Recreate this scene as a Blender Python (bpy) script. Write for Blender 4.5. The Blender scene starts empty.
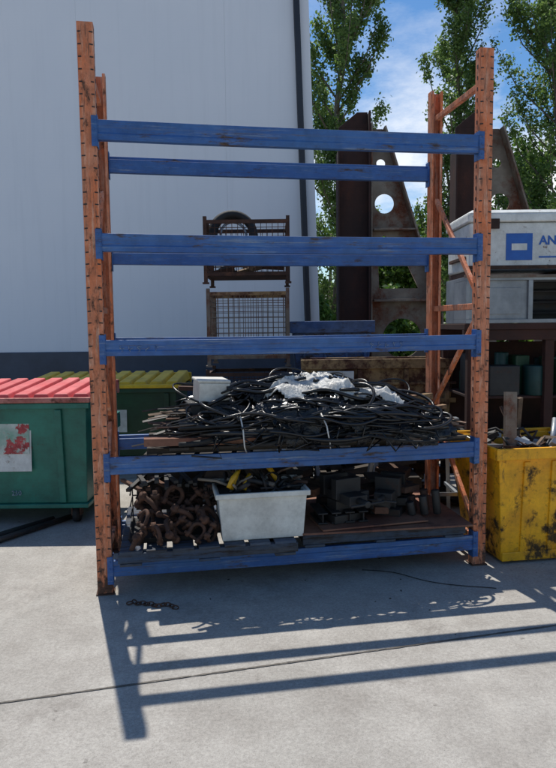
import bpy, bmesh, math, random
import numpy as np
from mathutils import Vector, Matrix, noise
random.seed(7)
R=random.Random(11)
scene=bpy.context.scene

def C(r,g,b):
    f=lambda c:(c/12.92 if c<=.04045 else ((c+.055)/1.055)**2.4)
    return (f(r/255),f(g/255),f(b/255),1)

# ---------------------------------------------------------------- materials
def newmat(name):
    m=bpy.data.materials.new(name); m.use_nodes=True
    nt=m.node_tree; b=nt.nodes['Principled BSDF']
    return m,nt,b
def N(nt,t,**k):
    n=nt.nodes.new(t)
    for a,v in k.items(): setattr(n,a,v)
    return n
def ramp(nt,fac,p0,p1,c0=(0,0,0,1),c1=(1,1,1,1)):
    r=N(nt,'ShaderNodeValToRGB'); e=r.color_ramp.elements
    e[0].position=p0; e[1].position=p1; e[0].color=c0; e[1].color=c1
    nt.links.new(fac,r.inputs[0]); return r.outputs[0]
def mixc(nt,fac,a,b,mode='MIX'):
    m=N(nt,'ShaderNodeMix',data_type='RGBA',blend_type=mode)
    if isinstance(fac,(int,float)): m.inputs[0].default_value=fac
    else: nt.links.new(fac,m.inputs[0])
    for i,v in ((6,a),(7,b)):
        if isinstance(v,tuple): m.inputs[i].default_value=v
        else: nt.links.new(v,m.inputs[i])
    return m.outputs[2]
def noi(nt,scale,detail=6,rough=.6,stretch=None,coord='Object',off=0):
    tc=N(nt,'ShaderNodeTexCoord'); mp=N(nt,'ShaderNodeMapping')
    nt.links.new(tc.outputs[coord],mp.inputs[0])
    mp.inputs['Location'].default_value=(off,off*.7,off*.3)
    if stretch: mp.inputs['Scale'].default_value=stretch
    n=N(nt,'ShaderNodeTexNoise'); n.inputs['Scale'].default_value=scale
    n.inputs['Detail'].default_value=detail; n.inputs['Roughness'].default_value=rough
    nt.links.new(mp.outputs[0],n.inputs['Vector']); return n.outputs[0]
def bump(nt,b,h,strength=.3,dist=.01):
    n=N(nt,'ShaderNodeBump'); n.inputs['Strength'].default_value=strength; n.inputs['Distance'].default_value=dist
    nt.links.new(h,n.inputs['Height']); nt.links.new(n.outputs[0],b.inputs['Normal'])
def paint(name,base,base2=None,rust=C(95,55,38),lo=.58,hi=.66,scale=7,rough=.5,stretch=None,dirt=.5,metal=0,var=None,fine=60,scr=None,feet=False):
    m,nt,b=newmat(name)
    base2=base2 or tuple(min(1,c*.7) for c in base[:3])+(1,)
    n1=noi(nt,scale*.5,4,.6,stretch); c=mixc(nt,ramp(nt,n1,.35,.65),base,base2)
    if var is not None:
        isl=N(nt,'ShaderNodeNewGeometry').outputs['Random Per Island']
        c=mixc(nt,1.0,c,ramp(nt,isl,0,1,(1-var,)*3+(1,),(1,1,1,1)),'MULTIPLY')
    if scr:
        ns=noi(nt,scr[0],9,.75,scr[1],off=13); c=mixc(nt,ramp(nt,ns,scr[2],scr[2]+.1,(0,0,0,1),(scr[4],)*3+(1,)),c,scr[3])
        ns=noi(nt,scr[0]*2.3,9,.75,scr[1],off=17); c=mixc(nt,ramp(nt,ns,scr[2]+.02,scr[2]+.09,(0,0,0,1),(scr[4],)*3+(1,)),c,rust)
    n2=noi(nt,scale,10,.72,stretch,off=3.1)
    if feet:
        tc=N(nt,'ShaderNodeTexCoord'); sx=N(nt,'ShaderNodeSeparateXYZ'); nt.links.new(tc.outputs['Object'],sx.inputs[0])
        mr=N(nt,'ShaderNodeMapRange'); nt.links.new(sx.outputs[2],mr.inputs[0]); mr.inputs[1].default_value=0; mr.inputs[2].default_value=.9; mr.inputs[3].default_value=.13; mr.inputs[4].default_value=0
        ad=N(nt,'ShaderNodeMath',operation='ADD'); nt.links.new(n2,ad.inputs[0]); nt.links.new(mr.outputs[0],ad.inputs[1]); n2=ad.outputs[0]
    msk=ramp(nt,n2,lo,hi)
    n3=noi(nt,fine,6,.7,off=7)
    rc=mixc(nt,ramp(nt,n3,.35,.65),rust,tuple(c_*.45 for c_ in rust[:3])+(1,))
    c=mixc(nt,msk,c,rc)
    n4=noi(nt,scale*.9,8,.75,off=9.3)
    d=ramp(nt,n4,.4,.75,(1,1,1,1),(1-dirt,1-dirt*1.02,1-dirt*1.05,1))
    c=mixc(nt,1.0,c,d,'MULTIPLY')
    nt.links.new(c,b.inputs['Base Color'])
    rr=ramp(nt,msk,0,1,(rough,)*3+(1,),(.85,)*3+(1,)); nt.links.new(rr,b.inputs['Roughness'])
    b.inputs['Metallic'].default_value=metal
    bump(nt,b,n3,.25,.004)
    return m
M={}
M['orange']=paint('orange_paint',C(222,122,72),C(204,134,100),C(112,78,60),.57,.65,13,.7,(1,1,.45),.45,scr=(9,(3,3,.3),.52,C(228,184,156),.7),feet=True)
M['blue']=paint('blue_paint',C(44,88,152),C(60,104,160),C(96,80,70),.58,.66,9,.45,(.35,1,1.6),.4,scr=(6,(.35,5,7),.55,C(138,152,168),.65))
M['blue2']=paint('faded_blue_paint',C(52,86,140),C(84,104,140),C(84,70,58),.5,.6,9,.7,(.5,1,1.4),.55)
M['rust']=paint('rusty_steel',C(98,66,50),C(68,50,40),C(128,84,58),.5,.7,6,.85,None,.6,var=.5)
M['rustdark']=paint('dark_rusty_steel',C(66,38,30),C(46,32,28),C(98,54,36),.5,.75,3,.85,(1,1,.5),.5)
M['gsteel']=paint('grey_rusty_steel',C(140,130,116),C(100,84,70),C(120,66,40),.47,.62,3,.6,None,.5)
M['galv']=paint('galvanised_steel',C(160,166,170),C(128,134,140),C(90,80,70),.66,.75,5,.4,None,.35,metal=.3)
M['dark']=paint('dark_steel',C(54,52,50),C(34,33,34),C(84,58,44),.55,.7,8,.6,None,.4,var=.4)
M['green']=paint('green_paint',C(32,124,106),C(26,102,88),C(96,56,40),.62,.68,5,.45,None,.45)
M['green2']=paint('dark_green_paint',C(36,78,52),C(30,62,44),C(60,50,36),.63,.7,5,.5,None,.5)
M['red']=paint('red_lid_plastic',C(196,62,66),C(206,96,96),C(150,90,84),.62,.75,5,.6,None,.35)
M['redrim']=paint('weathered_red_rim',C(196,136,124),C(160,84,74),C(110,64,48),.5,.62,9,.7,None,.4)
M['olive']=paint('yellow_lid',C(246,200,40),C(220,182,40),C(110,96,46),.62,.72,5,.5,None,.35)
M['yellow']=paint('yellow_plastic',C(252,184,10),C(238,164,16),C(84,62,30),.58,.68,7,.5,None,.5,scr=(4,(1.5,1.5,.3),.57,C(120,92,40),.7),feet=True)
M['yellow2']=paint('yellow_rusty_steel',C(164,134,88),C(140,110,80),C(96,56,38),.45,.56,5,.7,None,.55)
M['white']=paint('white_paint',C(222,224,220),C(200,202,198),C(112,74,50),.6,.67,7,.5,None,.35,scr=(5,(1,1,1),.6,C(150,120,96),.6))
M['whitepl']=paint('white_plastic',C(228,226,216),C(210,206,196),C(120,104,84),.63,.76,8,.45,None,.4)
M['wood']=paint('weathered_wood',C(136,112,88),C(104,88,72),C(70,56,44),.55,.7,12,.85,(.3,3,3),.5,var=.5)
M['wooddark']=paint('dark_weathered_wood',C(84,74,64),C(60,54,48),C(50,42,36),.55,.7,12,.85,(.3,3,3),.5,var=.5)
M['woodblue']=paint('blue_grey_wood',C(74,92,116),C(92,92,94),C(60,50,44),.5,.62,12,.85,(.3,3,3),.5,var=.4)
M['ply']=paint('reddish_plywood',C(118,74,58),C(138,98,76),C(60,44,38),.55,.7,6,.75,None,.5)
M['rubber']=paint('rubber',C(26,26,27),C(38,37,36),C(60,56,50),.65,.75,10,.75,None,.3)
M['cable']=paint('black_cable_sheath',C(20,20,22),C(32,31,32),C(64,60,56),.64,.75,10,.28,None,.3,var=.5)
M['mark']=paint('blue_sign_paint',C(24,88,170),C(30,96,176),C(210,210,208),.68,.72,14,.5,None,.2)
M['redsign']=paint('red_sign_paint',C(190,50,56),C(206,90,90),C(210,200,190),.62,.7,14,.5,None,.2)
M['picture']=paint('printed_picture',C(204,206,200),C(120,160,140),C(196,84,84),.52,.56,9,.5,None,.2,fine=20)
M['chalk']=paint('chalk',C(150,160,172),C(130,142,158),C(60,90,140),.5,.55,60,.8,None,.1)
M['teal']=paint('teal_plastic',C(22,78,74),C(20,60,58),C(30,34,34),.6,.7,6,.5,None,.5,var=.4)
M['rope']=paint('yellow_plastic_handle',C(214,160,20),C(196,150,30),C(90,70,40),.65,.7,20,.5,None,.3)

def plastic(name,col,col2,rough,tr=0):
    m,nt,b=newmat(name)
    n=noi(nt,9,8,.7); c=mixc(nt,ramp(nt,n,.4,.65),col,col2); nt.links.new(c,b.inputs['Base Color'])
    b.inputs['Roughness'].default_value=rough
    bump(nt,b,noi(nt,24,5,.6,off=4),.8,.02)
    if tr:
        t=N(nt,'ShaderNodeBsdfTranslucent'); nt.links.new(c,t.inputs[0]); mx=N(nt,'ShaderNodeMixShader'); mx.inputs[0].default_value=tr
        nt.links.new(b.outputs[0],mx.inputs[1]); nt.links.new(t.outputs[0],mx.inputs[2]); nt.links.new(mx.outputs[0],nt.nodes['Material Output'].inputs[0])
    return m
M['blackpl']=plastic('black_plastic_film',C(10,10,12),C(20,19,21),.16)
M['film']=plastic('white_plastic_film',C(242,241,237),C(222,219,212),.3,.4)
M['tarp']=plastic('grey_cloth',C(150,144,134),C(100,94,86),.8)

def concrete():
    m,nt,b=newmat('concrete')
    big=noi(nt,.6,8,.65); mid=noi(nt,3.5,10,.78,off=5); fine=noi(nt,55,9,.82,off=2); sp=noi(nt,190,4,.7,off=8)
    c=mixc(nt,ramp(nt,big,.35,.65),C(178,173,165),C(162,158,150))
    c=mixc(nt,ramp(nt,mid,.42,.72,(0,0,0,1),(.85,.85,.85,1)),c,C(138,132,124))
    c=mixc(nt,1.0,c,ramp(nt,fine,.32,.68,(.62,.62,.62,1),(1.18,1.18,1.18,1)),'MULTIPLY')
    c=mixc(nt,1.0,c,ramp(nt,sp,.34,.46,(.58,.57,.56,1),(1,1,1,1)),'MULTIPLY')
    st=noi(nt,1.3,12,.8,off=21); c=mixc(nt,ramp(nt,st,.55,.70,(0,0,0,1),(.55,.55,.55,1)),c,C(92,84,77))
    st=noi(nt,1.1,12,.82,(1,.35,1),off=41); c=mixc(nt,ramp(nt,st,.55,.66,(0,0,0,1),(.3,.3,.3,1)),c,C(196,190,180))
    v=noi(nt,9,8,.7,off=31); c=mixc(nt,ramp(nt,v,.66,.71,(0,0,0,1),(.6,.6,.6,1)),c,C(84,78,72))
    nt.links.new(c,b.inputs['Base Color']); b.inputs['Roughness'].default_value=.9
    bump(nt,b,fine,.55,.006); return m
M['conc']=concrete()
M['joint']=paint('joint_filler',C(78,74,69),C(104,98,90),C(130,124,114),.52,.62,30,.95,None,.3)
def wallmat():
    m,nt,b=newmat('white_wall_panel')
    big=noi(nt,.5,5,.6); st=noi(nt,2.5,8,.7,(3,1,.15))
    c=mixc(nt,ramp(nt,big,.3,.7),C(226,228,232),C(218,222,228))
    c=mixc(nt,ramp(nt,st,.5,.8,(0,0,0,1),(.25,.25,.25,1)),c,C(190,194,200))
    nt.links.new(c,b.inputs['Base Color']); b.inputs['Roughness'].default_value=.6
    return m
M['wall']=wallmat()
M['wallbase']=paint('dark_base_cladding',C(62,72,88),C(52,60,76),C(80,80,80),.65,.75,3,.5,None,.3)
M['trimd']=paint('dark_trim',C(30,34,44),C(38,42,52),C(60,60,60),.7,.8,3,.5,None,.2)
def leafmat(name,c1,c2,tr):
    m,nt,b=newmat(name)
    isl=N(nt,'ShaderNodeNewGeometry').outputs['Random Per Island']
    c=mixc(nt,isl,c1,c2)
    n=noi(nt,.9,4,.6); c=mixc(nt,1.0,c,ramp(nt,n,.35,.65,(.6,.65,.55,1),(1.2,1.2,1.1,1)),'MULTIPLY')
    nt.links.new(c,b.inputs['Base Color']); b.inputs['Roughness'].default_value=.5
    t=N(nt,'ShaderNodeBsdfTranslucent'); nt.links.new(c,t.inputs[0])
    mx=N(nt,'ShaderNodeMixShader'); mx.inputs[0].default_value=tr
    nt.links.new(b.outputs[0],mx.inputs[1]); nt.links.new(t.outputs[0],mx.inputs[2])
    nt.links.new(mx.outputs[0],nt.nodes['Material Output'].inputs[0]); return m
M['leaf']=leafmat('poplar_leaf',C(82,110,52),C(134,158,90),.5)
M['leaf2']=leafmat('shrub_leaf',C(56,88,32),C(104,134,52),.45)
M['bark']=paint('bark',C(134,124,108),C(98,88,76),C(60,52,44),.5,.7,6,.9,(1,1,.3),.4)

# ---------------------------------------------------------------- mesh builder
class MB:
    def __init__(s): s.v=[];s.f=[];s.m=[];s.s=[]
    def add(s,vs,fs,m=0,sm=False):
        o=len(s.v); s.v+= [tuple(v) for v in vs]
        for f in fs: s.f.append(tuple(i+o for i in f)); s.m.append(m); s.s.append(sm)
    BF=[(0,3,2,1),(4,5,6,7),(0,1,5,4),(1,2,6,5),(2,3,7,6),(3,0,4,7)]
    def hexa(s,b,t,m=0):
        s.add(list(b)+list(t),s.BF,m)
    def box(s,x0,x1,y0,y1,z0,z1,m=0):
        s.hexa([(x0,y0,z0),(x1,y0,z0),(x1,y1,z0),(x0,y1,z0)],[(x0,y0,z1),(x1,y0,z1),(x1,y1,z1),(x0,y1,z1)],m)
    def rbox(s,c,size,rot,m=0):
        Mx=Matrix.Translation(c)@rot.to_4x4(); a,b,d=[q/2 for q in size]
        P=[(-a,-b,-d),(a,-b,-d),(a,b,-d),(-a,b,-d),(-a,-b,d),(a,-b,d),(a,b,d),(-a,b,d)]
        s.add([Mx@Vector(p) for p in P],s.BF,m)
    def bar(s,p,q,w,h,m=0):
        p=Vector(p);q=Vector(q);d=q-p;L=d.length
        rot=d.to_track_quat('X','Z').to_matrix()
        s.rbox((p+q)/2,(L,w,h),rot,m)
    def tube(s,pts,r,n=8,m=0,closed=False,caps=True):
        pts=[Vector(p) for p in pts]; K=len(pts); rs=r if isinstance(r,(list,tuple)) else [r]*K
        vs=[];prev=None
        for i,p in enumerate(pts):
            a=pts[(i-1)%K] if (closed or i>0) else p; b=pts[(i+1)%K] if (closed or i<K-1) else p
            t=(b-a).normalized()
            if prev is None:
                u=t.orthogonal().normalized()
            else:
                u=(prev-t*prev.dot(t)); u=u.normalized() if u.length>1e-6 else t.orthogonal().normalized()
            prev=u; w=t.cross(u)
            for k in range(n):
                a_=2*math.pi*k/n; vs.append(p+(u*math.cos(a_)+w*math.sin(a_))*rs[i])
        fs=[]
        for i in range(K if closed else K-1):
            j=(i+1)%K
            for k in range(n): fs.append((i*n+k,i*n+(k+1)%n,j*n+(k+1)%n,j*n+k))
        if caps and not closed: fs.append(tuple(range(n-1,-1,-1))); fs.append(tuple((K-1)*n+k for k in range(n)))
        s.add(vs,fs,m,True)
    def ring(s,c,R_,r,rot=None,m=0,n=24,k=8,sx=1,sy=1):
        rot=rot or Matrix.Identity(3)
        s.tube([Vector(c)+rot@Vector((R_*sx*math.cos(2*math.pi*i/n),R_*sy*math.sin(2*math.pi*i/n),0)) for i in range(n)],r,k,m,True)
    def cyl(s,p,q,r,n=20,m=0): s.tube([p,q],r,n,m)
    def openbin(s,b,t,z0,z1,th,m=0,floor=.03):
        bx0,bx1,by0,by1=b; tx0,tx1,ty0,ty1=t
        def q(x0,x1,y0,y1,z): return [(x0,y0,z),(x1,y0,z),(x1,y1,z),(x0,y1,z)]
        vs=q(bx0,bx1,by0,by1,z0)+q(tx0,tx1,ty0,ty1,z1)+q(bx0+th,bx1-th,by0+th,by1-th,z0+floor)+q(tx0+th,tx1-th,ty0+th,ty1-th,z1)
        fs=[(0,3,2,1)]
        for i in range(4):
            j=(i+1)%4; fs+=[(i,j,4+j,4+i),(8+j,8+i,12+i,12+j),(4+i,4+j,12+j,12+i)]
        fs.append((8,9,10,11)); s.add(vs,fs,m)
    def build(s,name,mats,parent=None,loc=(0,0,0),rz=0,bevel=0):
        me=bpy.data.meshes.new(name); me.from_pydata(s.v,[],s.f)
        for k in mats: me.materials.append(M[k])
        me.polygons.foreach_set('material_index',s.m); me.polygons.foreach_set('use_smooth',s.s); me.update()
        o=bpy.data.objects.new(name,me); scene.collection.objects.link(o)
        o.location=loc; o.rotation_euler=(0,0,rz)
        if parent: o.parent=parent
        if bevel:
            b=o.modifiers.new('b','BEVEL'); b.width=bevel; b.segments=2; b.limit_method='ANGLE'; b.angle_limit=math.radians(40)
        return o
def empty(name,loc=(0,0,0),rz=0):
    e=bpy.data.objects.new(name,None); scene.collection.objects.link(e); e.location=loc; e.rotation_euler=(0,0,rz); return e
def RM(x,y,z): 
    from mathutils import Euler
    return Euler((x,y,z)).to_matrix()

# ---------------------------------------------------------------- ground
g=MB(); g.add([(-150,-60,0),(150,-60,0),(150,250,0),(-150,250,0)],[(0,1,2,3)]); g.build('concrete_ground',['conc'])
g=MB()
def joint(p,q,w):
    p=Vector(p);q=Vector(q);d=(q-p);L=d.length;d.normalize();n=Vector((-d.y,d.x,0));K=int(L/.02);vs=[];fs=[]
    for i in range(K+1):
        c=p+d*(L*i/K); a=w*(1+.45*noise.noise(Vector((i*.45,p.x,0)))+.4*noise.noise(Vector((i*.9,p.x,4)))); o=.0012*noise.noise(Vector((i*.16,7,p.y)))
        vs+=[c+n*(o-a),c+n*(o+a)]
    fs=[(2*i,2*i+1,2*i+3,2*i+2) for i in range(K)]
    g.add([(v.x,v.y,.004) for v in vs],fs)
ang=math.atan2(.74,3.0); dx,dy=math.cos(ang),math.sin(ang)
c0=Vector((.14,3.35,0))
for k in (-1,0,1,2):
    c=c0+Vector((-dy,dx,0))*k*4.6
    joint(c-Vector((dx,dy,0))*9,c+Vector((dx,dy,0))*9,.0065)
for k in (-6.9,-2.3,2.9,7.5):
    c=c0+Vector((dx,dy,0))*k
    for s_ in range(-1,2): 
        a=c+Vector((-dy,dx,0))*(s_*4.6+.03); joint(a,a+Vector((-dy,dx,0))*4.54,.004)
g.build('pavement_joints',['joint'])

# ---------------------------------------------------------------- warehouse
W=empty('warehouse_building',(0,11,0))
def ex(z): return .814-.0283*z
w=MB(); H=8.2; zb=1.39
def slab(mb,x0f,x1f,y0,y1,z0,z1,m=0):
    mb.hexa([(x0f(z0),y0,z0),(x1f(z0),y0,z0),(x1f(z0),y1,z0),(x0f(z0),y1,z0)],[(x0f(z1),y0,z1),(x1f(z1),y0,z1),(x1f(z1),y1,z1),(x0f(z1),y1,z1)],m)
xs=[-20+2.4*i for i in range(17)]
for i,x in enumerate(xs):
    if x+2.4<.3:
        slab(w,lambda z:x,lambda z:x+2.3985,0,12,zb,H)
    else: slab(w,lambda z:x,lambda z:ex(z)-.30,0,12,zb,H); break
w.build('wall_panels',['wall'],W)
w=MB(); slab(w,lambda z:-20,lambda z:ex(z)-.30,-.05,12,0,zb-.003); w.build('base_cladding',['wallbase'],W,bevel=.01)
w=MB()
w.hexa([(ex(0)-.296,-.1,0),(ex(0)-.20,-.1,0),(ex(0)-.20,.1,0),(ex(0)-.296,.1,0)],[(ex(H)-.296,-.1,H),(ex(H)-.20,-.1,H),(ex(H)-.20,.1,H),(ex(H)-.296,.1,H)],0)
w.build('dark_downpipe',['trimd'],W,bevel=.02)
w=MB(); slab(w,lambda z:ex(z)-.197,lambda z:ex(z)-.05,0,12,0,H); w.build('corner_flashing',['wall'],W)
w=MB(); w.box(-20.1,ex(H)+.05,-.15,12.2,H+.002,H+.25,0); w.build('roof_capping',['trimd'],W,bevel=.02)

# ---------------------------------------------------------------- trees
def leaves(name,cs,ss,mat,parent,seed):
    rng=np.random.default_rng(seed); n=len(cs)
    a=rng.normal(size=(n,3)); a/=np.linalg.norm(a,axis=1)[:,None]
    b=rng.normal(size=(n,3)); b-=a*(a*b).sum(1)[:,None]; b/=np.linalg.norm(b,axis=1)[:,None]
    s=ss[:,None]; v=np.stack([cs-a*s,cs-b*s*.6,cs+a*s,cs+b*s*.6],1).reshape(-1,3)
    me=bpy.data.meshes.new(name); me.vertices.add(4*n); me.vertices.foreach_set('co',v.ravel())
    me.loops.add(4*n); me.loops.foreach_set('vertex_index',np.arange(4*n)); me.polygons.add(n)
    me.polygons.foreach_set('loop_start',np.arange(n)*4); me.polygons.foreach_set('loop_total',np.full(n,4))
    me.update(calc_edges=True); me.materials.append(M[mat])
    o=bpy.data.objects.new(name,me); scene.collection.objects.link(o); o.parent=parent; return o
def poplar(x,y,h,r,seed,lean=0,dens=1.0,zlow=.8):
    T=empty('poplar_tree',(x,y,0)); rr=random.Random(seed); rng=np.random.default_rng(seed)
    mb=MB(); K=14
    tr=[Vector((lean*(i/K)*h+.15*math.sin(i*1.1+seed),.1*math.cos(i*1.3),h*i/K)) for i in range(K+1)]
    mb.tube(tr,[.17*(1-i/(K+1))+.015 for i in range(K+1)],8)
    cs=[]
    nb=int(64*h/14)
    for k in range(nb):
        f=.05+.93*(k+rr.random())/nb; z=f*h; i=min(K-1,int(f*K)); p=tr[i].lerp(tr[i+1],f*K-i)
        az=rr.random()*6.283; prof=min(1,(.45+f*2.0))*min(1,(1-f)*2.6+.14)
        L=r*prof*(.8+rr.random()*1.7); el=math.radians(44+rr.random()*28)
        d=Vector((math.cos(az)*math.cos(el),math.sin(az)*math.cos(el),math.sin(el)))
        q=p+d*L+Vector((0,0,.15*L)); mid=p.lerp(q,.5)+Vector((d.x,d.y,0))*.15*L
        mb.tube([p,mid,q],[.04,.022,.007],5)
        nt_=rr.randint(4,7)
        for t_ in range(nt_):
            t=.25+.78*(t_+rr.random()*.8)/nt_
            c=p*(1-t)**2+mid*2*t*(1-t)+q*t*t
            tw=Vector((rr.gauss(0,1),rr.gauss(0,1),rr.uniform(.1,1.3))).normalized()*rr.uniform(.2,.5)*r/1.3*(1.1-.5*t)
            e=c+tw; mb.tube([c,e],[.009,.004],4)
            n=int(rr.uniform(35,85)*dens*(.4+prof*.8))
            s=rng.random(n)[:,None]; 
            off=rng.normal(size=(n,3))*np.array([.10,.10,.15])*r/1.3
            cs.append(np.array(c)[None]*(1-s)+np.array(e)[None]*s+off)
    cs=np.concatenate(cs); cs=cs[cs[:,2]>zlow]
    mb.build('trunk_and_branches',['bark'],T)
    leaves('foliage',cs,rng.uniform(.04,.085,len(cs)),'leaf',T,seed); return T
poplar(2.25,24,17,1.55,3,.008,1.6)
poplar(6.9,26,16.5,1.35,5,.014,1.1)
poplar(10.3,24,17,1.55,8,-.02,1.15)
poplar(13.6,27,15,1.4,9,0,.8)
T=empty('distant_trees',(0,0,0)); rng=np.random.default_rng(4); cs=[]; rr=random.Random(9); mb=MB()
for k in range(80):
    x=-1+rr.random()*34; y=30+rr.random()*7; hh=6.6+2.2*noise.noise(Vector((x*.3,0,3)))+(2.6 if x>11 else 0)+rr.random()*.8
    mb.tube([(x,y,0),(x+.1,y,hh*.4),(x+rr.uniform(-.3,.3),y,hh*.8)],[.14,.1,.03],6)
    for c in range(9):
        cz=hh*(.12+.85*rr.random()); cr=.55+.5*rr.random(); n=170
        p=rng.normal(size=(n,3)); p/=np.linalg.norm(p,axis=1)[:,None]; p*=(rng.random((n,1))**.4)*cr
        cs.append(p+np.array([x+rr.uniform(-1.1,1.1),y+rr.uniform(-1,1),cz]))
cs=np.concatenate(cs); cs=cs[cs[:,2]>0]; mb.build('trunks',['bark'],T); leaves('foliage',cs,rng.uniform(.08,.17,len(cs)),'leaf2',T,4)
T=empty('hedge',(0,0,0)); n=42000; x=rng.uniform(.9,20,n)
z=rng.random(n)**.8*2.3*(1+.12*np.sin(x*3)+.1*np.sin(x*7.3)); y=16+rng.normal(size=n)*.35
leaves('foliage',np.stack([x,y,z],1),rng.uniform(.05,.11,n),'leaf2',T,14)
mb=MB()
for i in range(40): xx=.9+i*.48; mb.tube([(xx,16,0),(xx+.1,16.05,1.0),(xx-.05,16,1.9)],[.05,.035,.012],6)
mb.build('stems',['bark'],T)

# ---------------------------------------------------------------- pallet rack
RA=(-1.18,4.24,0); RZ=.171; L=2.70; D=.92; HT=3.70
K=empty('pallet_rack',RA,RZ)
levels=[(3.045,.125),(2.342,.115),(1.662,.105),(.88,.115),(.18,.11)]
def post(mb,x,y,face):
    t=.004; w=.05; d=.075
    yw=y; ys=-face
    a,b=sorted((yw,yw+ys*t)); mb.box(x-w,x+w,a,b,0.0095,HT)
    for s_ in (-1,1):
        a,b=sorted((yw+ys*t*1.2,yw+ys*d)); x0,x1=sorted((x+s_*w,x+s_*(w-t))); mb.box(x0,x1,a,b,.0095,HT)
        x0,x1=sorted((x+s_*(w-t*1.2),x+s_*(w-.022))); a,b=sorted((yw+ys*d,yw+ys*(d-t))); mb.box(x0,x1,a,b,.0095,HT)
mb=MB()
for x in (0,L):
    post(mb,x,0,-1); post(mb,x,D,1)
mb.build('uprights',['orange'],K,bevel=.002)
mb=MB()
for x in (0,L):
    for y,s_ in ((0,1),(D,-1)):
        a,b=sorted((y-s_*.012,y+s_*.1)); mb.box(x-.06,x+.06,a,b,.002,.009)
mb.build('foot_plates',['rust'],K)
mb=MB(); z=.09; rq=random.Random(4)
while z<HT-.03:
    for x in (0,L):
        for s_ in (-1,1):
            for y in (-.0012,D+.0012):
                mb.rbox((x+s_*.036,y,z),(.022*rq.uniform(.8,1.1),.003,.0075),RM(0,s_*.12,0))
            mb.rbox((x+s_*.0508,.04,z+.02),(.003,.012,.026),RM(0,0,0))
    z+=.0755
mb.build('upright_slots',['dark'],K)
mb=MB()
for x in (0,L):
    mb.bar((x,.075,.2),(x,D-.075,.2),.035,.035)
    mb.bar((x,.075,.28),(x,D-.075,1.05),.03,.035)
    mb.bar((x,.075,1.86),(x,D-.075,1.12),.03,.035)
    mb.bar((x,.075,1.92),(x,D-.075,1.92),.035,.045)
    mb.bar((x,.075,1.99),(x,D-.075,2.82),.03,.035)
    mb.bar((x,.075,3.48),(x,D-.075,3.48),.035,.04)
mb.build('frame_bracing',['orange'],K,bevel=.004)
for i,(zc,h) in enumerate(levels):
    for j,y in enumerate((-.012,D-.04)):
        mb=MB(); sag=-.006; n=12; y0,y1=y,y+.05
        for a in range(n):
            xa=.053+(L-.106)*a/n; xb=.053+(L-.106)*(a+1)/n
            sa=sag*math.sin(math.pi*a/n)+zc; sb=sag*math.sin(math.pi*(a+1)/n)+zc
            prof=[(y0,-h/2),(y1,-h/2),(y1,h/2-.025),(y1-.018,h/2-.025),(y1-.018,h/2),(y0,h/2),(y0,h*.18),(y0+.004,h*.1),(y0+.004,-h*.12),(y0,-h*.2)]
            if j==1: prof=[(y0+y1-p,q) for p,q in prof][::-1]
            P=len(prof)
            vs=[(xa,p,q+sa) for p,q in prof]+[(xb,p,q+sb) for p,q in prof]
            fs=[(k,(k+1)%P,P+(k+1)%P,P+k) for k in range(P)]
            if a==0: fs.append(tuple(range(P-1,-1,-1)))
            if a==n-1: fs.append(tuple(range(P,2*P)))
            mb.add(vs,fs,0)
        me_o=mb.build('beam',['blue'],K)
        bm=bmesh.new(); bm.from_mesh(me_o.data); bmesh.ops.remove_doubles(bm,verts=bm.verts,dist=1e-5); bmesh.ops.recalc_face_normals(bm,faces=bm.faces); bm.to_mesh(me_o.data); bm.free()
        bv=me_o.modifiers.new('b','BEVEL'); bv.width=.004; bv.segments=2; bv.limit_method='ANGLE'
        for v in me_o.data.vertices: v.co.x-=3.1*i+1.7*j
        me_o.location=(3.1*i+1.7*j,0,0)
        mb=MB()
        for xx,s_ in ((.0535,1),(L-.0535,-1)):
            x0,x1=sorted((xx,xx+s_*.005))
            ya,yb=(-.018,.06) if j==0 else (D-.06,D+.018)
            mb.box(x0,x1,ya,yb,zc-.11,zc+.09)
            x0,x1=sorted((xx,xx-s_*.034)); ya,yb=((-.0185,-.0145) if j==0 else (D+.0145,D+.0185))
            mb.box(x0,x1,ya,yb,zc-.105,zc+.085)
            for q in (-.07,0,.05):
                a=ya-.004 if j==0 else yb; mb.box((x0+x1)/2-.006,(x0+x1)/2+.006,a,a+.0039,zc+q-.006,zc+q+.006)
        mb.build('beam_connector',['blue'],K,bevel=.0015)
mb=MB(); rr=random.Random(12)
for x0 in (.16,1.86):
    for i in range(5):
        x=x0+.055*i; z=1.655; h=.02
        pts=[(x+rr.uniform(-.012,.016),-.0135,z+h*s+rr.uniform(-.004,.004)) for s in (-.9,-.2,.4,1)]
        mb.tube(pts,.0018,4); mb.tube([(x-.01,-.0135,z+rr.uniform(-.01,.015)),(x+.018,-.0135,z+rr.uniform(-.01,.015))],.0018,4)
mb.build('chalk_scribble',['chalk'],K)

RL=dict(loc=RA,rz=RZ)
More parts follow.
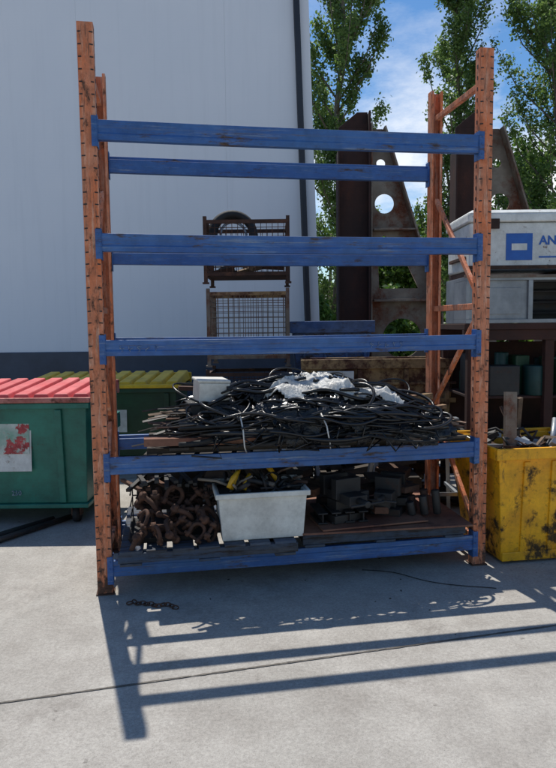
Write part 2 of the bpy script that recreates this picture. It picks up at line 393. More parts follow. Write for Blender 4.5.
# ---------------------------------------------------------------- pallets on bottom level
def pallet(x0,x1,y0,y1,z,mat='woodblue',**kw):
    mb=MB(); rr=random.Random(x0); n=7
    for i in range(3):
        y=y0+(y1-y0)*i/2; ya=max(y0,y-.025) if i else y0; ya=min(ya,y1-.05)
        mb.box(x0,x1,ya,ya+.05,z+.018,z+.082)
    for i in range(n):
        w=(x1-x0)/n; a=x0+w*i+.012; mb.box(a,a+w-.03+rr.uniform(-.01,.01),y0-.01,y1+.01,z+.0825,z+.1)
        if i in(0,3,6): mb.box(a,a+w-.03,y0-.01,y1+.01,z+.0,z+.0175)
    return mb.build('wooden_pallet',[mat],bevel=.003,**kw)
pallet(.10,1.30,-.14,.95,.2375,**RL)
pallet(1.36,2.58,-.02,1.0,.2375,'woodblue',**RL)
mb=MB(); mb.rbox((1.98,.40,.352),(1.24,1.02,.014),RM(.0,.004,-.03)); mb.rbox((1.86,.34,.372),(.8,.8,.012),RM(.0,-.006,.07)); mb.build('plywood_sheet',['ply'],bevel=.002,**RL)

mb=MB()
mb.openbin((.79,1.35,-.08,.32),(.765,1.375,-.10,.34),.34,.665,.012)
for (a,b,c,d) in ((.745,1.395,-.122,-.1005),(.745,1.395,.3405,.362),(.745,.7645,-.1,.34),(1.3755,1.395,-.1,.34)): mb.box(a,b,c,d,.638,.675)
mb.build('white_plastic_tub',['whitepl'],bevel=.007,**RL)
mb=MB(); rr=random.Random(5)
for i in range(44):
    x=rr.uniform(.84,1.3); y=rr.uniform(-.02,.26); l=rr.uniform(.12,.3); a=rr.uniform(0,6.28); e=rr.uniform(-.2,.7)
    p=Vector((x,y,rr.uniform(.6,.68))); d=Vector((math.cos(a)*math.cos(e)*.5,math.sin(a)*math.cos(e)*.3,math.sin(e)*.5)).normalized()*l
    mb.tube([p,p+d*.5+Vector((0,0,.02)),p+d],rr.uniform(.008,.02),7,rr.choice([0,0,1,2]))
for i in range(5):
    mb.ring((rr.uniform(.88,1.28),rr.uniform(.02,.24),rr.uniform(.66,.72)),rr.uniform(.04,.07),.009,RM(rr.uniform(.3,1.4),rr.uniform(-.5,.5),0),rr.choice([0,1,0]))
for a in ((.86,.0,.68,.93,.1,.79),(.84,-.05,.70,.91,.0,.80),(1.2,.1,.7,1.12,.2,.82),(.95,.0,.67,1.0,.08,.76)):
    mb.tube([a[:3],tuple((a[i]+a[i+3])/2+(.01 if i==2 else 0) for i in range(3)),a[3:]],[.017,.02,.013],9,3)
mb.rbox((1.05,.1,.6),(.54,.36,.1),RM(0,0,0),0)
mb.build('hand_tools',['dark','rust','gsteel','rope'],**RL)
def shackle(mb,c,s,rot,m=0):
    pts=[]
    for i in range(13):
        a=math.pi*i/12; pts.append(Vector((math.cos(a)*.5,0,math.sin(a)*.5+.45)))
    pts=[Vector((.42,0,-.1)),Vector((.47,0,.2))]+pts+[Vector((-.47,0,.2)),Vector((-.42,0,-.1))]
    mb.tube([Vector(c)+rot@(p*s) for p in pts],s*.14,9,m)
    for q in (-.42,.42): mb.tube([Vector(c)+rot@(Vector((q-.12,0,-.12))*s),Vector(c)+rot@(Vector((q+.12,0,-.12))*s)],s*.24,10,m)
    mb.tube([Vector(c)+rot@(Vector((-.72,0,-.12))*s),Vector(c)+rot@(Vector((.72,0,-.12))*s)],s*.12,8,m)
mb=MB(); rr=random.Random(21)
for i in range(5):
    for j in range(4):
        shackle(mb,(.26+i*.11+rr.uniform(-.03,.03),-.08+j*.08,.39+.055*j+rr.uniform(0,.03)),.105*rr.uniform(.8,1.35),RM(rr.uniform(-1.1,.3),rr.choice([0,3.14,.6,2.4,1.4]),rr.uniform(-1.2,1.2)))
for k in range(3):
    p=Vector((.25+.18*k,.3,.58)); 
    for i in range(9):
        mb.ring(p,.03,.009,RM(1.57*(i%2),rr.uniform(-.3,.3),rr.uniform(-.4,.4)),0,12,6,1.4,.8); p+=Vector((.045*rr.uniform(.6,1.1),rr.uniform(-.04,.02),rr.uniform(-.02,.02)))
mb.build('bow_shackles_heap',['rust'],**RL)
mb=MB(); mb.openbin((.18,.72,.0,.5),(.16,.74,-.02,.52),.34,.38,.01)
for z in (.46,.54,.62): 
    mb.tube([(.17,.22,z),(.17,.52,z),(.73,.52,z),(.73,.22,z)],.006,6)
for i in range(9): mb.tube([(.17+.07*i,.52,.38),(.17+.07*i,.52,.64)],.005,6)
mb.rbox((.45,.6,.56),(.5,.12,.3),RM(0,.05,.02),1)
mb.build('wire_basket',['dark','wooddark'],**RL)
mb=MB()
for i in range(16):
    mb.rbox((.18+.035*i,.34,.66+.02*(i%3)),(.03,.34,.02),RM(rr.uniform(-.1,.1),0,rr.uniform(-.5,.5)),i%3)
mb.build('scrap_strips',['rust','dark','dark'],**RL)
def vise(mb,c,s,rz,m=0):
    r=RM(0,0,rz); B=lambda p,q: mb.rbox(Vector(c)+r@(Vector(p)*s),tuple(k*s for k in q),r,m)
    B((0,0,.06),(.5,.5,.12)); B((0,0,.2),(.3,.26,.2)); B((.02,-.05,.36),(.3,.8,.14)); B((.02,.22,.48),(.42,.14,.3)); B((.02,-.12,.48),(.42,.14,.3))
    mb.tube([Vector(c)+r@(Vector((.02,-.45,.36))*s),Vector(c)+r@(Vector((.02,-.68,.36))*s)],.05*s,10,m)
    mb.tube([Vector(c)+r@(Vector((-.25,-.66,.36))*s),Vector(c)+r@(Vector((.3,-.66,.36))*s)],.022*s,8,m)
mb=MB(); vise(mb,(1.68,.16,.378),.5,.3); mb.build('bench_vise',['dark'],bevel=.006,**RL)
mb=MB(); vise(mb,(2.08,.24,.378),.45,-.6); mb.build('bench_vise',['dark'],bevel=.006,**RL)
mb=MB(); rr=random.Random(3)
for i in range(26):
    x=rr.uniform(1.45,2.35); y=rr.uniform(.1,.7); mb.rbox((x,y,.4+.045*(i%4)+(y-.1)*.15),(rr.uniform(.1,.26),rr.uniform(.08,.2),rr.uniform(.03,.07)),RM(rr.uniform(-.1,.1),rr.uniform(-.1,.1),rr.uniform(0,3)),rr.choice([0,0,1]))
for i in range(4):
    x=1.48+.1*i; mb.box(x,x+.07,.02,.3,.38,.392,0); mb.box(x+.03,x+.04,.02,.3,.3925,.45,0); mb.box(x,x+.07,.02,.3,.4505,.462,0)
for i in range(5): mb.cyl((2.22+.05*i,.12+.1*(i%2),.38),(2.2+.05*i,.12+.1*(i%2),.48+.02*i),.03,14,i%2)
mb.build('steel_blocks',['dark','rust'],bevel=.004,**RL)

def sheet(name,x0,x1,y0,y1,z,h,mat,seed,nx=130,ny=70,amp=.06,fr=7,cut=.12,edge_drop=.12,soft=0,**kw):
    vs=[];fs=[];keep={}
    for j in range(ny+1):
        for i in range(nx+1):
            u=i/nx;v=j/ny;x=x0+(x1-x0)*u;y=y0+(y1-y0)*v
            q=Vector((x*fr*.6,y*fr,seed*3.3)); q=q+Vector((noise.noise(q*.7),noise.noise(q*.7+Vector((9,9,9))),0))*1.1
            r_=1-abs(noise.noise(q))*2.2; r2=1-abs(noise.noise(q*2.1+Vector((5,1,2))))*2; r3=1-abs(noise.noise(q*4.3+Vector((1,9,2))))*2
            e=min(u,1-u,v,1-v)*2; m=min(1,e/.45)**.6
            zz=z+h*m+amp*(.55*r_+.38*r2+(.09 if soft else .2)*r3)*(.4+.6*m)-edge_drop*(1-min(1,e/.2))
            x+=.05*noise.noise(q+Vector((7,0,0))); y+=.05*noise.noise(q+Vector((0,7,0)))
            vs.append((x,y,zz)); keep[(i,j)]=(e+.35*noise.noise(Vector((x*4,y*4,seed))))>cut
    for j in range(ny):
        for i in range(nx):
            if keep[(i,j)] and keep[(i+1,j+1)]:
                a=j*(nx+1)+i; fs.append((a,a+1,a+nx+2,a+nx+1))
    mb=MB(); mb.add(vs,fs,0,True); o=mb.build(name,[mat],**kw)
    s=o.modifiers.new('s','SOLIDIFY'); s.thickness=.002
    return o
mb=MB()
for i in range(3): mb.box(.30,2.6,.04+.3*i,.14+.3*i,.9385,.975,0)
for i in range(13): mb.box(.45+.165*i,.58+.165*i,-.06,.93,.9755,.993,0)
mb.build('timber_deck',['wooddark'],bevel=.002,**RL)
mb=MB(); rr=random.Random(77)
for i in range(95):
    l=rr.uniform(.5,1.7); x=rr.uniform(.34+l/2,2.6-l/2); y=rr.uniform(-.04,.8); zz=1.0+.18*rr.random()*(1-abs(x-1.3)/1.9)
    w=rr.choice([.012,.02,.03,.05]); 
    mb.rbox((x,y,zz+w/4),(l,w,rr.choice([.004,.008,.012])),RM(rr.uniform(-.6,.6),rr.uniform(-.05,.05),rr.gauss(0,.16)),rr.choice([0,1,1,1,2,3,4]))
for i in range(46):
    x=rr.uniform(2.0,2.45); l=rr.uniform(.2,.6); mb.rbox((x,rr.uniform(-.05,.6),rr.uniform(1.0,1.12)),(l,.018,.01),RM(rr.uniform(-.6,.6),rr.uniform(0,.2),rr.gauss(0,.45)),rr.choice([0,1,1,3,2]))
for i in range(40):
    x=rr.uniform(.42,.8); mb.rbox((x,rr.uniform(-.04,.6),rr.uniform(1.02,1.2)),(rr.uniform(.2,.5),.022,.006),RM(rr.uniform(-.6,.6),rr.uniform(-.3,.15),rr.gauss(0,.5)),rr.choice([0,1,1,3,2]))
mb.rbox((.66,.0,1.03),(.75,.12,.05),RM(0,.02,.03),5)
mb.build('scrap_metal_strips',['rust','dark','wood','gsteel','rubber','ply'],**RL)
mb=MB(); rr=random.Random(41)
def wav(x0,x1,y,z,r,rrn,m=0,lift=0):
    k=20; ph=rrn.uniform(0,6); a=rrn.uniform(.02,.09); f=rrn.uniform(2,6); pts=[]
    for i in range(k):
        t=i/(k-1); x=x0+(x1-x0)*t; env=max(0,1-((x-1.35)/1.25)**2)
        pts.append((x,y+a*math.sin(f*t+ph)+.03*math.sin(13*t+ph),1.0+lift+(z-1.0)*(.35+.65*env)+.025*math.sin(9*t+ph*2)))
    mb.tube(pts,r,7,m)
for i in range(150):
    l=rr.uniform(.5,1.7); x0=rr.uniform(.42,2.5-l if l<2 else .5); yy=rr.uniform(-.12,.65)
    top=1.08+.24*(min(1,(yy+.15)/.45)); wav(x0,x0+l,yy,rr.uniform(1.02,top),rr.choice([.006,.008,.011,.016]),rr,rr.choice([0,0,0,1]))
# hoses lying over the plastic
for i in range(34):
    l=rr.uniform(.4,1.2); x0=rr.uniform(.6,2.4-l); yy=rr.uniform(-.16,.3)
    wav(x0,x0+l,yy,1.13+.28*min(1,(yy+.2)/.45),rr.choice([.008,.011,.014]),rr,0)
for i in range(34):
    yy=rr.uniform(-.1,.45); x=rr.uniform(.7,2.3); env=1-((x-1.35)/1.35)**2
    mb.ring((x,yy,1.06+env*(.06+.24*min(1,(yy+.15)/.45))),rr.uniform(.06,.16),rr.choice([.007,.01,.012]),RM(rr.uniform(.0,.9),rr.uniform(-.5,.5),rr.uniform(-.6,.6)),0,26,7,1.5,1)
for i in range(18):
    x=rr.uniform(.7,2.3); z=rr.uniform(1.05,1.15); mb.tube([(x,-.02,z+.05),(x+rr.uniform(-.04,.04),-.14,z),(x+rr.uniform(-.1,.1),-.17,z-rr.uniform(.06,.14)),(x+rr.uniform(-.16,.16),-.14,z-rr.uniform(.05,.12))],.007,6)
mb.build('black_cable_bundle',['cable','rubber'],**RL)
sheet('black_plastic_sheet',.5,1.35,.02,.75,1.12,.10,'blackpl',1,amp=.08,**RL)
sheet('black_plastic_sheet',.95,1.95,-.14,.6,1.10,.12,'blackpl',2,amp=.10,edge_drop=.14,cut=.05,fr=9,**RL)
sheet('black_plastic_sheet',1.66,2.5,-.10,.6,1.03,.09,'blackpl',5,amp=.08,edge_drop=.10,cut=.1,fr=9,**RL)
sheet('black_plastic_sheet',.86,1.3,.1,.8,1.24,.06,'blackpl',6,amp=.07,**RL)
sheet('clear_plastic_film',1.12,1.80,.02,.7,1.27,.09,'film',3,amp=.08,fr=8,edge_drop=.05,cut=.08,**RL)
sheet('clear_plastic_film',1.55,2.16,.0,.55,1.19,.09,'film',4,amp=.07,fr=8,edge_drop=.06,cut=.1,**RL)
mb=MB(); mb.rbox((.76,.30,1.33),(.22,.24,.14),RM(.03,.05,.15)); mb.rbox((.76,.30,1.412),(.235,.25,.022),RM(.03,.05,.15)); mb.build('white_carton',['whitepl'],bevel=.008,**RL)
mb=MB(); mb.rbox((.76,.30,1.18),(.34,.3,.14),RM(0,0,.1)); mb.rbox((.76,.30,1.255),(.36,.32,.012),RM(0,0,.1)); mb.build('dark_toolbox',['dark'],bevel=.01,**RL)
mb=MB()
for (x,a) in ((.92,.02),(1.47,.05)):
    mb.tube([(x,-.12,1.2),(x+a*.5,-.18,1.12),(x+a,-.17,1.0),(x+a+.02,-.1,.95)],.005,6)
mb.build('strap',['film'],**RL)
mb=MB(); mb.bar((2.05,.2,1.12),(2.56,.32,1.16),.05,.03); mb.bar((2.1,.5,1.18),(2.6,.7,1.2),.07,.05); mb.build('yellow_steel_bar',['yellow2'],bevel=.003,**RL)

# ---------------------------------------------------------------- wire cages
def cage(x0,x1,y0,y1,z0,z1,mf,mr,sp=.062):
    mb=MB(); t=.04
    for x in (x0,x1-t):
        for y in (y0,y1-t): mb.box(x,x+t,y,y+t,z0-.07,z1+.04,0); mb.box(x-.015,x+t+.015,y-.015,y+t+.015,z0-.09,z0-.0705,0)
    for z in (z0,z1-t):
        for y in (y0+.002,y1-t-.002): mb.box(x0+t,x1-t,y,y+t-.004,z,z+t,1 if z>z0 else 0)
        for x in (x0+.002,x1-t-.002): mb.box(x,x+t-.004,y0+t,y1-t,z,z+t,1 if z>z0 else 0)
    mb.box(x0+t,x1-t,y0+t,y1-t,z0+.005,z0+.02,0)
    r=.0035
    n=int((x1-x0)/sp)
    for y in (y0+.02,y1-.02):
        for i in range(1,n): x=x0+(x1-x0)*i/n; mb.bar((x,y,z0+t),(x,y,z1-t),r*2,r*2,0)
        z=z0+t+sp
        while z<z1-t: mb.bar((x0+t,y+.007,z),(x1-t,y+.007,z),r*2,r*2,0); z+=sp
    n=int((y1-y0)/sp)
    for x in (x0+.02,x1-.02):
        for i in range(1,n): y=y0+(y1-y0)*i/n; mb.bar((x,y,z0+t),(x,y,z1-t),r*2,r*2,0)
        z=z0+t+sp
        while z<z1-t: mb.bar((x+.007,y0+t,z),(x+.007,y1-t,z),r*2,r*2,0); z+=sp
    return mb.build('wire_mesh_cage',[mf,mr])
cage(-.82,.15,7.4,8.2,2.36,2.98,'rust','rust')
cage(-.80,.14,7.4,8.2,1.42,2.18,'gsteel','yellow2')
cage(-.82,.16,7.4,8.2,.10,1.26,'rust','rust')
mb=MB(); mb.ring((-.5,7.7,2.86),.24,.05,RM(1.35,0,.2),0,32,10); mb.ring((-.5,7.78,2.86),.24,.05,RM(1.35,0,.2),0,32,10); mb.ring((-.5,7.74,2.86),.15,.015,RM(1.35,0,.2),1)
mb.build('rubber_tyre',['rubber','galv'])
mb=MB(); rr=random.Random(31)
for i in range(18): mb.rbox((rr.uniform(-.65,0),rr.uniform(7.5,8.1),2.42+.03*i*.6),(rr.uniform(.2,.5),.06,.05),RM(rr.uniform(-.3,.3),rr.uniform(-.3,.3),rr.uniform(0,3)),i%3)
for i in range(16): mb.rbox((rr.uniform(-.65,0),rr.uniform(7.5,8.1),.2+.05*i),(rr.uniform(.2,.5),.12,.1),RM(rr.uniform(-.3,.3),rr.uniform(-.3,.3),rr.uniform(0,3)),i%3)
mb.build('scrap_offcuts',['rust','dark','wood'])

mb=MB(); mb.openbin((.24,1.05,7.75,8.4),(.18,1.12,7.7,8.45),.9,1.83,.03); mb.box(.15,1.15,7.67,7.699,1.70,1.84); mb.box(.15,.179,7.7,8.45,1.70,1.84); mb.box(1.121,1.15,7.7,8.45,1.70,1.84)
for x in (.3,.55,.8,1.02): mb.box(x,x+.03,7.68,7.74,.95,1.69)
mb.box(.2,.4,7.75,8.4,0,.9,0); mb.box(.85,1.05,7.75,8.4,0,.9,0)
mb.build('blue_plastic_bin',['blue2'],bevel=.008)
mb=MB(); mb.openbin((.32,1.75,6.75,7.45),(.26,1.82,6.7,7.5),.35,1.42,.02)
mb.box(.24,1.84,6.66,6.699,1.34,1.44); mb.box(.24,1.84,6.68,6.74,.98,1.03); mb.box(.24,1.84,6.675,6.699,1.17,1.2)
for x in (.34,.82,1.3,1.72): mb.box(x,x+.05,6.67,6.75,.36,1.335)
for x in (.4,1.6): 
    for y in (6.8,7.4): mb.box(x,x+.08,y,y+.06,0,.35)
mb.box(.40,.78,6.64,6.659,1.06,1.32,1)
mb.build('steel_stillage',['yellow2','white'],bevel=.006)
def trestle(cx,y,h,w,mat):
    mb=MB()
    for sx in (-1,1):
        for s_ in (-1,1): mb.bar((cx+sx*w/2+sx*.06,y+s_*.3,0),(cx+sx*(w/2-.04),y+s_*.03,h),.035,.035)
        mb.bar((cx+sx*w/2,y-.2,h*.35),(cx+sx*w/2,y+.2,h*.35),.03,.03)
    mb.bar((cx-w/2-.05,y,h+.03),(cx+w/2+.05,y,h+.03),.09,.06); mb.bar((cx-w/2,y-.2,h*.35),(cx+w/2,y-.2,h*.35),.03,.03)
    return mb.build('steel_trestle',[mat],bevel=.003)
trestle(1.2,5.75,.9,.7,'galv'); trestle(-.1,6.2,.9,.9,'galv')
def pstack(x,y,n,seed):
    mb=MB(); rr=random.Random(seed)
    for k in range(n):
        z=k*.13; ox=rr.uniform(-.03,.03); oy=rr.uniform(-.03,.03)
        for j in range(3): mb.box(x+ox,x+ox+1.15,y+oy+.5*j,y+oy+.5*j+.05,z+.02,z+.108)
        for j in range(7): mb.box(x+ox+.168*j,x+ox+.168*j+.12,y+oy-.02,y+oy+1.07,z+.1085,z+.126)
        for j in (0,3,6): mb.box(x+ox+.168*j,x+ox+.168*j+.12,y+oy-.02,y+oy+1.07,z,z+.0195)
    mb.build('pallet_stack',['wooddark'])
pstack(-1.2,5.85,5,1); pstack(.15,5.9,3,2)
mb=MB(); rr=random.Random(55)
for i in range(26): mb.rbox((-.3+rr.uniform(-.2,.2),6.1+rr.uniform(0,.7),.68+.02*i),(rr.uniform(.6,1.3),rr.uniform(.05,.15),.04),RM(rr.uniform(-.1,.1),rr.uniform(-.1,.1),rr.uniform(-.3,.3)),i%3)
for i in range(26): mb.rbox((1.2+rr.uniform(-.5,.5),6.3+rr.uniform(-.2,.2),.02+.03*i),(rr.uniform(.4,1.0),rr.uniform(.05,.2),.06),RM(rr.uniform(-.2,.2),rr.uniform(-.2,.2),rr.uniform(-.5,.5)),(i+1)%3)
mb.build('timber_offcuts',['wooddark','dark','rust'])
sheet('grey_tarpaulin',-.35,.7,5.75,6.35,.66,.12,'tarp',8,amp=.10,edge_drop=.12,soft=1)

def bracket(ox,y):
    E=empty('steel_gusset_frame',(ox,y,0))
    cu=bpy.data.curves.new('plate','CURVE'); cu.dimensions='2D'; cu.fill_mode='BOTH'; cu.extrude=.012
    def spl(pts):
        s=cu.splines.new('POLY'); s.points.add(len(pts)-1); s.use_cyclic_u=True
        for p,q in zip(s.points,pts): p.co=(q[0],q[1],0,1)
    def circ(cx,cy,r,n=28,sx=1): return [(cx+r*sx*math.cos(6.2832*i/n),cy+r*math.sin(6.2832*i/n)) for i in range(n)]
    spl([(0,.02),(0,4.4),(.14,4.4),(.92,1.95),(.97,.02)])
    spl(circ(.17,3.42,.13)); spl(circ(.12,3.95,.06)); spl([(.10,2.28),(.08,2.85),(.16,3.0),(.34,2.9),(.64,2.28)]); spl(circ(.42,1.6,.27)); spl(circ(.45,.8,.27))
    o=bpy.data.objects.new('tmp',cu); scene.collection.objects.link(o)
    dg=bpy.context.evaluated_depsgraph_get(); me=bpy.data.meshes.new_from_object(o.evaluated_get(dg)); bpy.data.objects.remove(o)
    me.materials.clear(); me.materials.append(M['gsteel']); p=bpy.data.objects.new('plate',me); scene.collection.objects.link(p); p.parent=E; p.rotation_euler=(math.pi/2,0,0)
    mb=MB(); mb.bar((.155,.0,4.4),(.935,.0,1.95),.34,.025,0); mb.bar((.935,0,1.94),(.985,0,.02),.34,.025,0); mb.box(-.03,-.013,-.17,.17,.0,4.45,0)
    mb.box(0.01,.9,-.15,-.014,2.1,2.13,0); mb.box(0.01,.6,-.15,-.014,3.05,3.075,0)
    mb.build('flanges',['gsteel'],E,bevel=.004)
    mb=MB(); mb.box(-.45,-.06,-.02,.02,0,4.42,0); mb.box(-.47,-.451,-.16,.16,0,4.1,0); mb.box(-.059,-.035,-.16,.16,0,4.6,0)
    mb.hexa([(-.45,-.02,4.42),(-.06,-.02,4.42),(-.06,.02,4.42),(-.45,.02,4.42)],[(-.2,-.02,4.62),(-.06,-.02,4.62),(-.06,.02,4.62),(-.2,.02,4.62)])
    mb.build('column',['rustdark'],E,bevel=.004)
bracket(1.30,9.0); bracket(2.88,9.05)

# ---------------------------------------------------------------- dumpsters
def dumpster(ox,y,w,d,h,body,lid,rim,ribs):
    E=empty('waste_dumpster',(ox,y,0)); z0=.2
    mb=MB(); mb.openbin((.04,w-.04,.06,d-.04),(0,w,0,d),z0,h,.012)
    z,t=h-.05,.03
    mb.box(-.035,w+.035,-.04,-.001,z,h+.0); mb.box(-.035,-.001,0,d,z,h); mb.box(w+.001,w+.035,0,d,z,h)
    for x in ribs:
        mb.hexa([(x-.03,.02,z0+.01),(x+.03,.02,z0+.01),(x+.03,.055,z0+.01),(x-.03,.055,z0+.01)],[(x-.03,-.03,h-.06),(x+.03,-.03,h-.06),(x+.03,.0,h-.06),(x-.03,.0,h-.06)])
    mb.box(.02,w-.02,.02,d-.02,z0-.04,z0-.001)
    for x in (w+.001,):
        mb.box(x,x+.12,.25,d-.25,h-.33,h-.31); mb.box(x,x+.12,.25,d-.25,h-.2,h-.18); mb.box(x+.1,x+.12,.25,d-.25,h-.309,h-.201)
    mb.build('body',[body],E,bevel=.008)
    mb=MB(); n=10
    mb.box(-.05,w+.05,-.06,.0,h+.004,h+.05,1)
    for k in range(n):
        a=-.04+(w+.08)*k/n; b=-.04+(w+.08)*(k+1)/n; c=(b-a)*.18; 
        mb.hexa([(a,.001,h+.01),(b,.001,h+.01),(b,d,h+.03),(a,d,h+.03)],[(a+c,.01,h+.08),(b-c,.01,h+.08),(b-c,d-.02,h+.15),(a+c,d-.02,h+.15)],0)
    mb.box(-.05,w+.05,d+.001,d+.05,h-.02,h+.12,1)
    mb.build('lid',[lid,rim],E,bevel=.01)
    mb=MB()
    for x in (.16,w-.16):
        for yy in (.14,d-.14):
            mb.cyl((x-.025,yy,.075),(x+.025,yy,.075),.073,20,0); mb.box(x-.045,x-.033,yy-.04,yy+.04,.07,.158,1); mb.box(x+.033,x+.045,yy-.04,yy+.04,.07,.158,1)
    mb.build('castors',['rubber','rust'],E)
    return E
E=dumpster(-3.42,5.78,1.70,1.0,1.13,'green','red','redrim',(.12,.6,1.45))
mb=MB(); mb.rbox((1.0,.012,.77),(.38,.004,.52),RM(-.055,0,0),0); mb.rbox((1.0,.0085,.84),(.35,.004,.34),RM(-.055,0,0),4); mb.rbox((1.0,.019,.59),(.35,.004,.12),RM(-.055,0,0),1)
for k in range(2): mb.rbox((.98,.0165+.002*k,.61-.04*k),(.28-.05*k,.003,.014),RM(-.055,0,0),0)
mb.build('notice_plate',['white','redsign','green','dark','picture'],E)
def text(s,loc,size,mat,parent=None,rot=(math.pi/2,0,0),name='lettering',bold=0.0):
    cu=bpy.data.curves.new(name,'FONT'); cu.body=s; cu.size=size; cu.extrude=.001; cu.offset=bold
    o=bpy.data.objects.new(name,cu); scene.collection.objects.link(o)
    dg=bpy.context.evaluated_depsgraph_get(); me=bpy.data.meshes.new_from_object(o.evaluated_get(dg)); bpy.data.objects.remove(o)
    me.materials.clear(); me.materials.append(M[mat]); p=bpy.data.objects.new(name,me); scene.collection.objects.link(p); p.location=loc; p.rotation_euler=rot; p.parent=parent; return p
text('250',(.98,.037,.28),.06,'chalk',E,(math.pi/2-.055,0,0))
E=dumpster(-3.1,7.9,1.86,1.0,1.05,'green2','olive','olive',(.12,.66,1.74))
mb=MB(); mb.rbox((1.16,.015,.68),(.16,.004,.34),RM(-.055,0,0),0); mb.build('sticker',['white'],E)

# ---------------------------------------------------------------- right side
E=empty('steel_workbench',(0,0,0)); mb=MB()
mb.box(1.68,3.6,5.85,6.85,1.735,1.79,0); mb.box(1.68,3.6,5.87,5.93,1.64,1.734,0); mb.box(1.68,3.6,6.77,6.83,1.64,1.734,0)
for x in (1.72,2.42,3.5):
    for y in (5.88,6.75): mb.box(x,x+.08,y,y+.08,0,1.639,0)
mb.box(1.8,3.5,5.89,5.93,.5,.56,0); mb.box(1.76,3.54,5.94,6.74,.56,.59,0); mb.box(1.76,3.54,5.94,6.74,1.1,1.125,0)
mb.box(1.76,3.54,6.741,6.755,.6,1.6,0)
mb.build('bench_frame',['rustdark'],E,bevel=.004)
mb=MB(); rr=random.Random(8)
for i in range(26):
    x=rr.uniform(1.9,3.3); lv=rr.choice([.59,1.125]); h=rr.uniform(.15,.4); y=rr.uniform(6.0,6.5)
    if i%3==0: mb.cyl((x,y,lv),(x,y,lv+h),rr.uniform(.06,.12),16,rr.choice([0,1]))
    else: mb.rbox((x,y,lv+h/2),(rr.uniform(.1,.3),.2,h),RM(0,0,rr.uniform(-.4,.4)),rr.choice([0,1,2]))
mb.build('stored_containers',['teal','dark','green2'],bevel=.01)
mb=MB(); mb.box(1.9,3.4,6.0,6.6,.02,.45,0); mb.box(1.9,3.4,6.0,6.6,.4505,.48,0); mb.build('dark_crate',['teal'],bevel=.01)
mb=MB()
x0,x1,y0,y1,z0,z1=1.69,2.95,5.86,6.55,1.793,2.21
mb.box(x0,x1,y0+.4,y1,z0,z1,0)
for (a,b,c,d) in ((x0,x1,z1-.035,z1),(x0,x1,z0,z0+.035),(x0,x0+.035,z0+.0355,z1-.0355),(x1-.035,x1,z0+.0355,z1-.0355),(2.25,2.29,z0+.0355,z1-.0355)): mb.box(a,b,y0,y0+.399,c,d,0)
mb.box(x0+.0355,2.2495,y0+.03,y0+.035,z0+.0355,z1-.0355,0)
mb.box(x0+.10,2.19,y0+.022,y0+.0295,z0+.08,z1-.10,0)
mb.box(2.291,x1-.036,y0+.36,y0+.398,z0+.036,z1-.036,2)
for k in range(3): mb.rbox((2.6,y0+.25,z0+.1+.1*k),(.6,.05,.012),RM(.5,0,0),2)
mb.box(x0-.02,x1+.02,y0-.02,y0-.0005,z1-.012,z1+.012,1)
mb.build('sheet_metal_cabinet',['galv','gsteel','dark'],bevel=.004)
E=empty('white_site_toolbox',(1.75,5.98,2.28)); mb=MB()
mb.box(0,1.9,0,.75,0,.42,0); mb.build('body',['white'],E,bevel=.02)
mb=MB(); mb.box(-.02,1.92,-.025,.77,.423,.50,0); mb.hexa([(-.02,-.025,.50),(1.92,-.025,.50),(1.92,.77,.50),(-.02,.77,.50)],[(.03,.03,.535),(1.87,.03,.535),(1.87,.72,.535),(.03,.72,.535)],0); mb.build('lid',['white'],E,bevel=.012)
mb=MB(); mb.box(-.01,1.91,-.012,-.001,-.0,.035,0); mb.box(-.03,-.001,.1,.6,.1,.13,0); 
for x in (.02,.9,1.8): mb.box(x,x+.08,.02,.7,-.06,-.002,0)
mb.box(.18,.26,-.035,-.026,.36,.45,0)
mb.build('rusty_trim',['rust'],E,bevel=.004)
mb=MB(); mb.box(.33,.57,-.004,-.001,.08,.32,0); mb.box(.38,.52,-.007,-.0045,.17,.23,1); mb.build('logo_patch',['mark','white'],E,bevel=.001)
text('ANDRE',(.63,-.003,.22),.11,'mark',E,bold=.003)
mb=MB(); mb.box(.63,1.5,-.004,-.001,.10,.115,0); mb.build('underline',['mark'],E)

# ---------------------------------------------------------------- yellow bin
E=empty('yellow_plastic_bin',(1.60,4.66,0),.16); mb=MB()
mb.openbin((.06,.80,.05,.72),(.0,.88,0,.8),.02,.86,.02)
for (a,b,c,d) in ((-.03,.91,-.03,-.001),(-.03,.91,.801,.83),(-.03,-.001,0,.8),(.881,.91,0,.8)): mb.box(a,b,c,d,.80,.885)
for x in (.2,.42,.64): mb.hexa([(x,.035,.08),(x+.05,.035,.08),(x+.05,.06,.08),(x,.06,.08)],[(x,-.012,.78),(x+.05,-.012,.78),(x+.05,.02,.78),(x,.02,.78)])
mb.box(.06,.80,.035,.049,.02,.09)
mb.build('shell',['yellow'],E,bevel=.014)
mb=MB(); rr=random.Random(14)
for i in range(70):
    x=rr.uniform(.12,.75); y=rr.uniform(.12,.68); z=rr.uniform(.72,.88)
    if i%3: mb.rbox((x,y,z),(rr.uniform(.08,.3),rr.uniform(.02,.08),rr.uniform(.01,.04)),RM(rr.uniform(-.6,.6),rr.uniform(-.5,.5),rr.uniform(0,3)),rr.choice([0,1,2,3]))
    else: mb.tube([(x,y,z),(x+rr.uniform(-.15,.15),y+.05,z+.08),(x+rr.uniform(-.2,.2),y+.1,z+.05)],.012,7,rr.choice([0,1,3]))
mb.rbox((.26,.32,.95),(.10,.03,.62),RM(-.1,.06,.1),4); mb.rbox((.42,.5,.95),(.05,.03,.5),RM(.15,-.1,.4),2)
mb.tube([(.6,.3,.75),(.72,.45,1.02)],.02,10,3); mb.tube([(.5,.6,.75),(.38,.7,1.1)],.012,10,0)
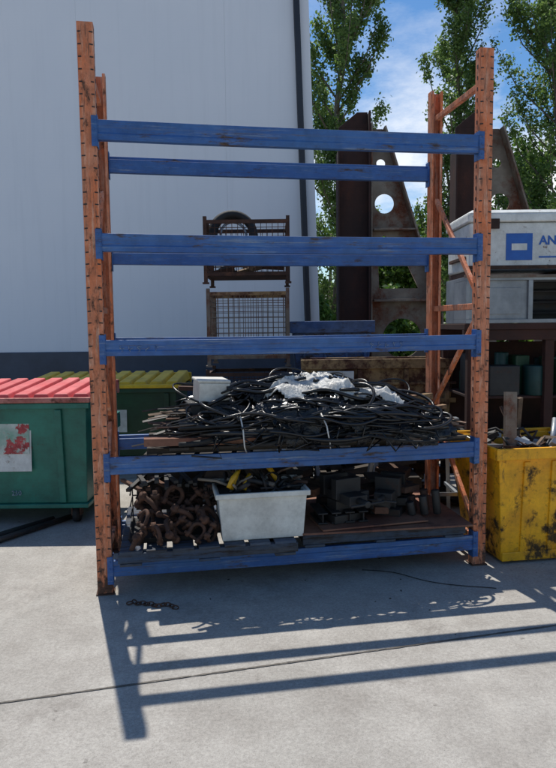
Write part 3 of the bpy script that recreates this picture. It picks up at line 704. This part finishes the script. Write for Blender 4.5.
mb.rbox((.5,.4,.66),(.74,.66,.1),RM(0,0,0),1)
mb.build('scrap_inside',['rust','dark','wood','galv','gsteel'],E)

# ---------------------------------------------------------------- small ground things
mb=MB(); pts=[]
for i in range(40):
    t=i/39; pts.append((.6+.85*t+.03*math.sin(t*9),4.62-.38*t+.03*math.sin(t*7),.006))
mb.tube(pts,.003,6); mb.build('black_cable',['rubber'])
mb=MB(); rr=random.Random(2); p=Vector((-.98,4.08,.012))
for i in range(12):
    mb.ring(p,.014,.0045,RM(.3+1.2*(i%2),0,rr.uniform(-.6,.6)),0,12,6,1.5,.9); p+=Vector((.028,rr.uniform(-.03,.02),0))
mb.build('rusty_chain',['rust'])
mb=MB(); mb.tube([(-2.75,4.9,.03),(-2.1,5.9,.03)],.03,10); mb.tube([(-2.55,5.0,.03),(-1.95,6.0,.03)],.025,10); mb.build('steel_pipes',['dark'])
mb=MB(); rr=random.Random(6)
for i in range(26):
    x=rr.uniform(-2.2,2.4); y=rr.uniform(3.6,5.4); s=rr.uniform(.002,.005)
    mb.rbox((x,y,s*.5),(s*rr.uniform(1,4),s*1.4,s),RM(0,0,rr.uniform(0,3)))
mb.build('ground_debris',['wooddark'])

# ---------------------------------------------------------------- light
to_sun=Vector((-.54,1.55,3.7)).normalized()
sl=bpy.data.lights.new('sun','SUN'); sl.energy=5.0; sl.angle=math.radians(.5); sl.color=(1,.955,.88)
so=bpy.data.objects.new('sun',sl); scene.collection.objects.link(so); so.rotation_euler=(-to_sun).to_track_quat('-Z','Y').to_euler(); so.location=(-5,15,30)
wd=bpy.data.worlds.new('World'); scene.world=wd; wd.use_nodes=True; nt=wd.node_tree; bg=nt.nodes['Background']
sky=N(nt,'ShaderNodeTexSky',sky_type='NISHITA'); sky.sun_disc=False
sky.sun_elevation=math.asin(to_sun.z); sky.sun_rotation=math.atan2(to_sun.x,to_sun.y); sky.air_density=1.0; sky.dust_density=.3; sky.ozone_density=2.5
hs=N(nt,'ShaderNodeHueSaturation'); hs.inputs['Saturation'].default_value=1.25; hs.inputs['Value'].default_value=.88; nt.links.new(sky.outputs[0],hs.inputs['Color'])
n=noi(nt,2.8,10,.64,(1,1,2.2),'Generated',off=2.6)
cf=ramp(nt,n,.5,.66)
tc=N(nt,'ShaderNodeTexCoord'); sx=N(nt,'ShaderNodeSeparateXYZ'); nt.links.new(tc.outputs['Generated'],sx.inputs[0])
lowm=ramp(nt,sx.outputs[2],.2,.42,(1,1,1,1),(.25,.25,.25,1))
cf=mixc(nt,1.0,cf,lowm,'MULTIPLY')
col=mixc(nt,cf,hs.outputs[0],(7.2,7.4,7.7,1))
nt.links.new(col,bg.inputs[0]); bg.inputs[1].default_value=.145
scene.view_settings.view_transform='Standard'; scene.view_settings.look='None'; scene.view_settings.exposure=0

# ---------------------------------------------------------------- camera
cam=bpy.data.cameras.new('camera'); co=bpy.data.objects.new('camera',cam); scene.collection.objects.link(co)
p=math.atan(59/650); r=.0118
F=Vector((0,math.cos(p),-math.sin(p))); U=Vector((0,math.sin(p),math.cos(p))); Rv=Vector((1,0,0))
Rc=Rv*math.cos(r)-U*math.sin(r); Uc=Rv*math.sin(r)+U*math.cos(r)
mw=Matrix((Rc,Uc,-F)).transposed().to_4x4(); mw.translation=(0,0,1.8); co.matrix_world=mw
cam.sensor_fit='VERTICAL'; cam.sensor_height=24; cam.lens=24*650/768; cam.clip_end=1000; cam.clip_start=.05
scene.camera=co
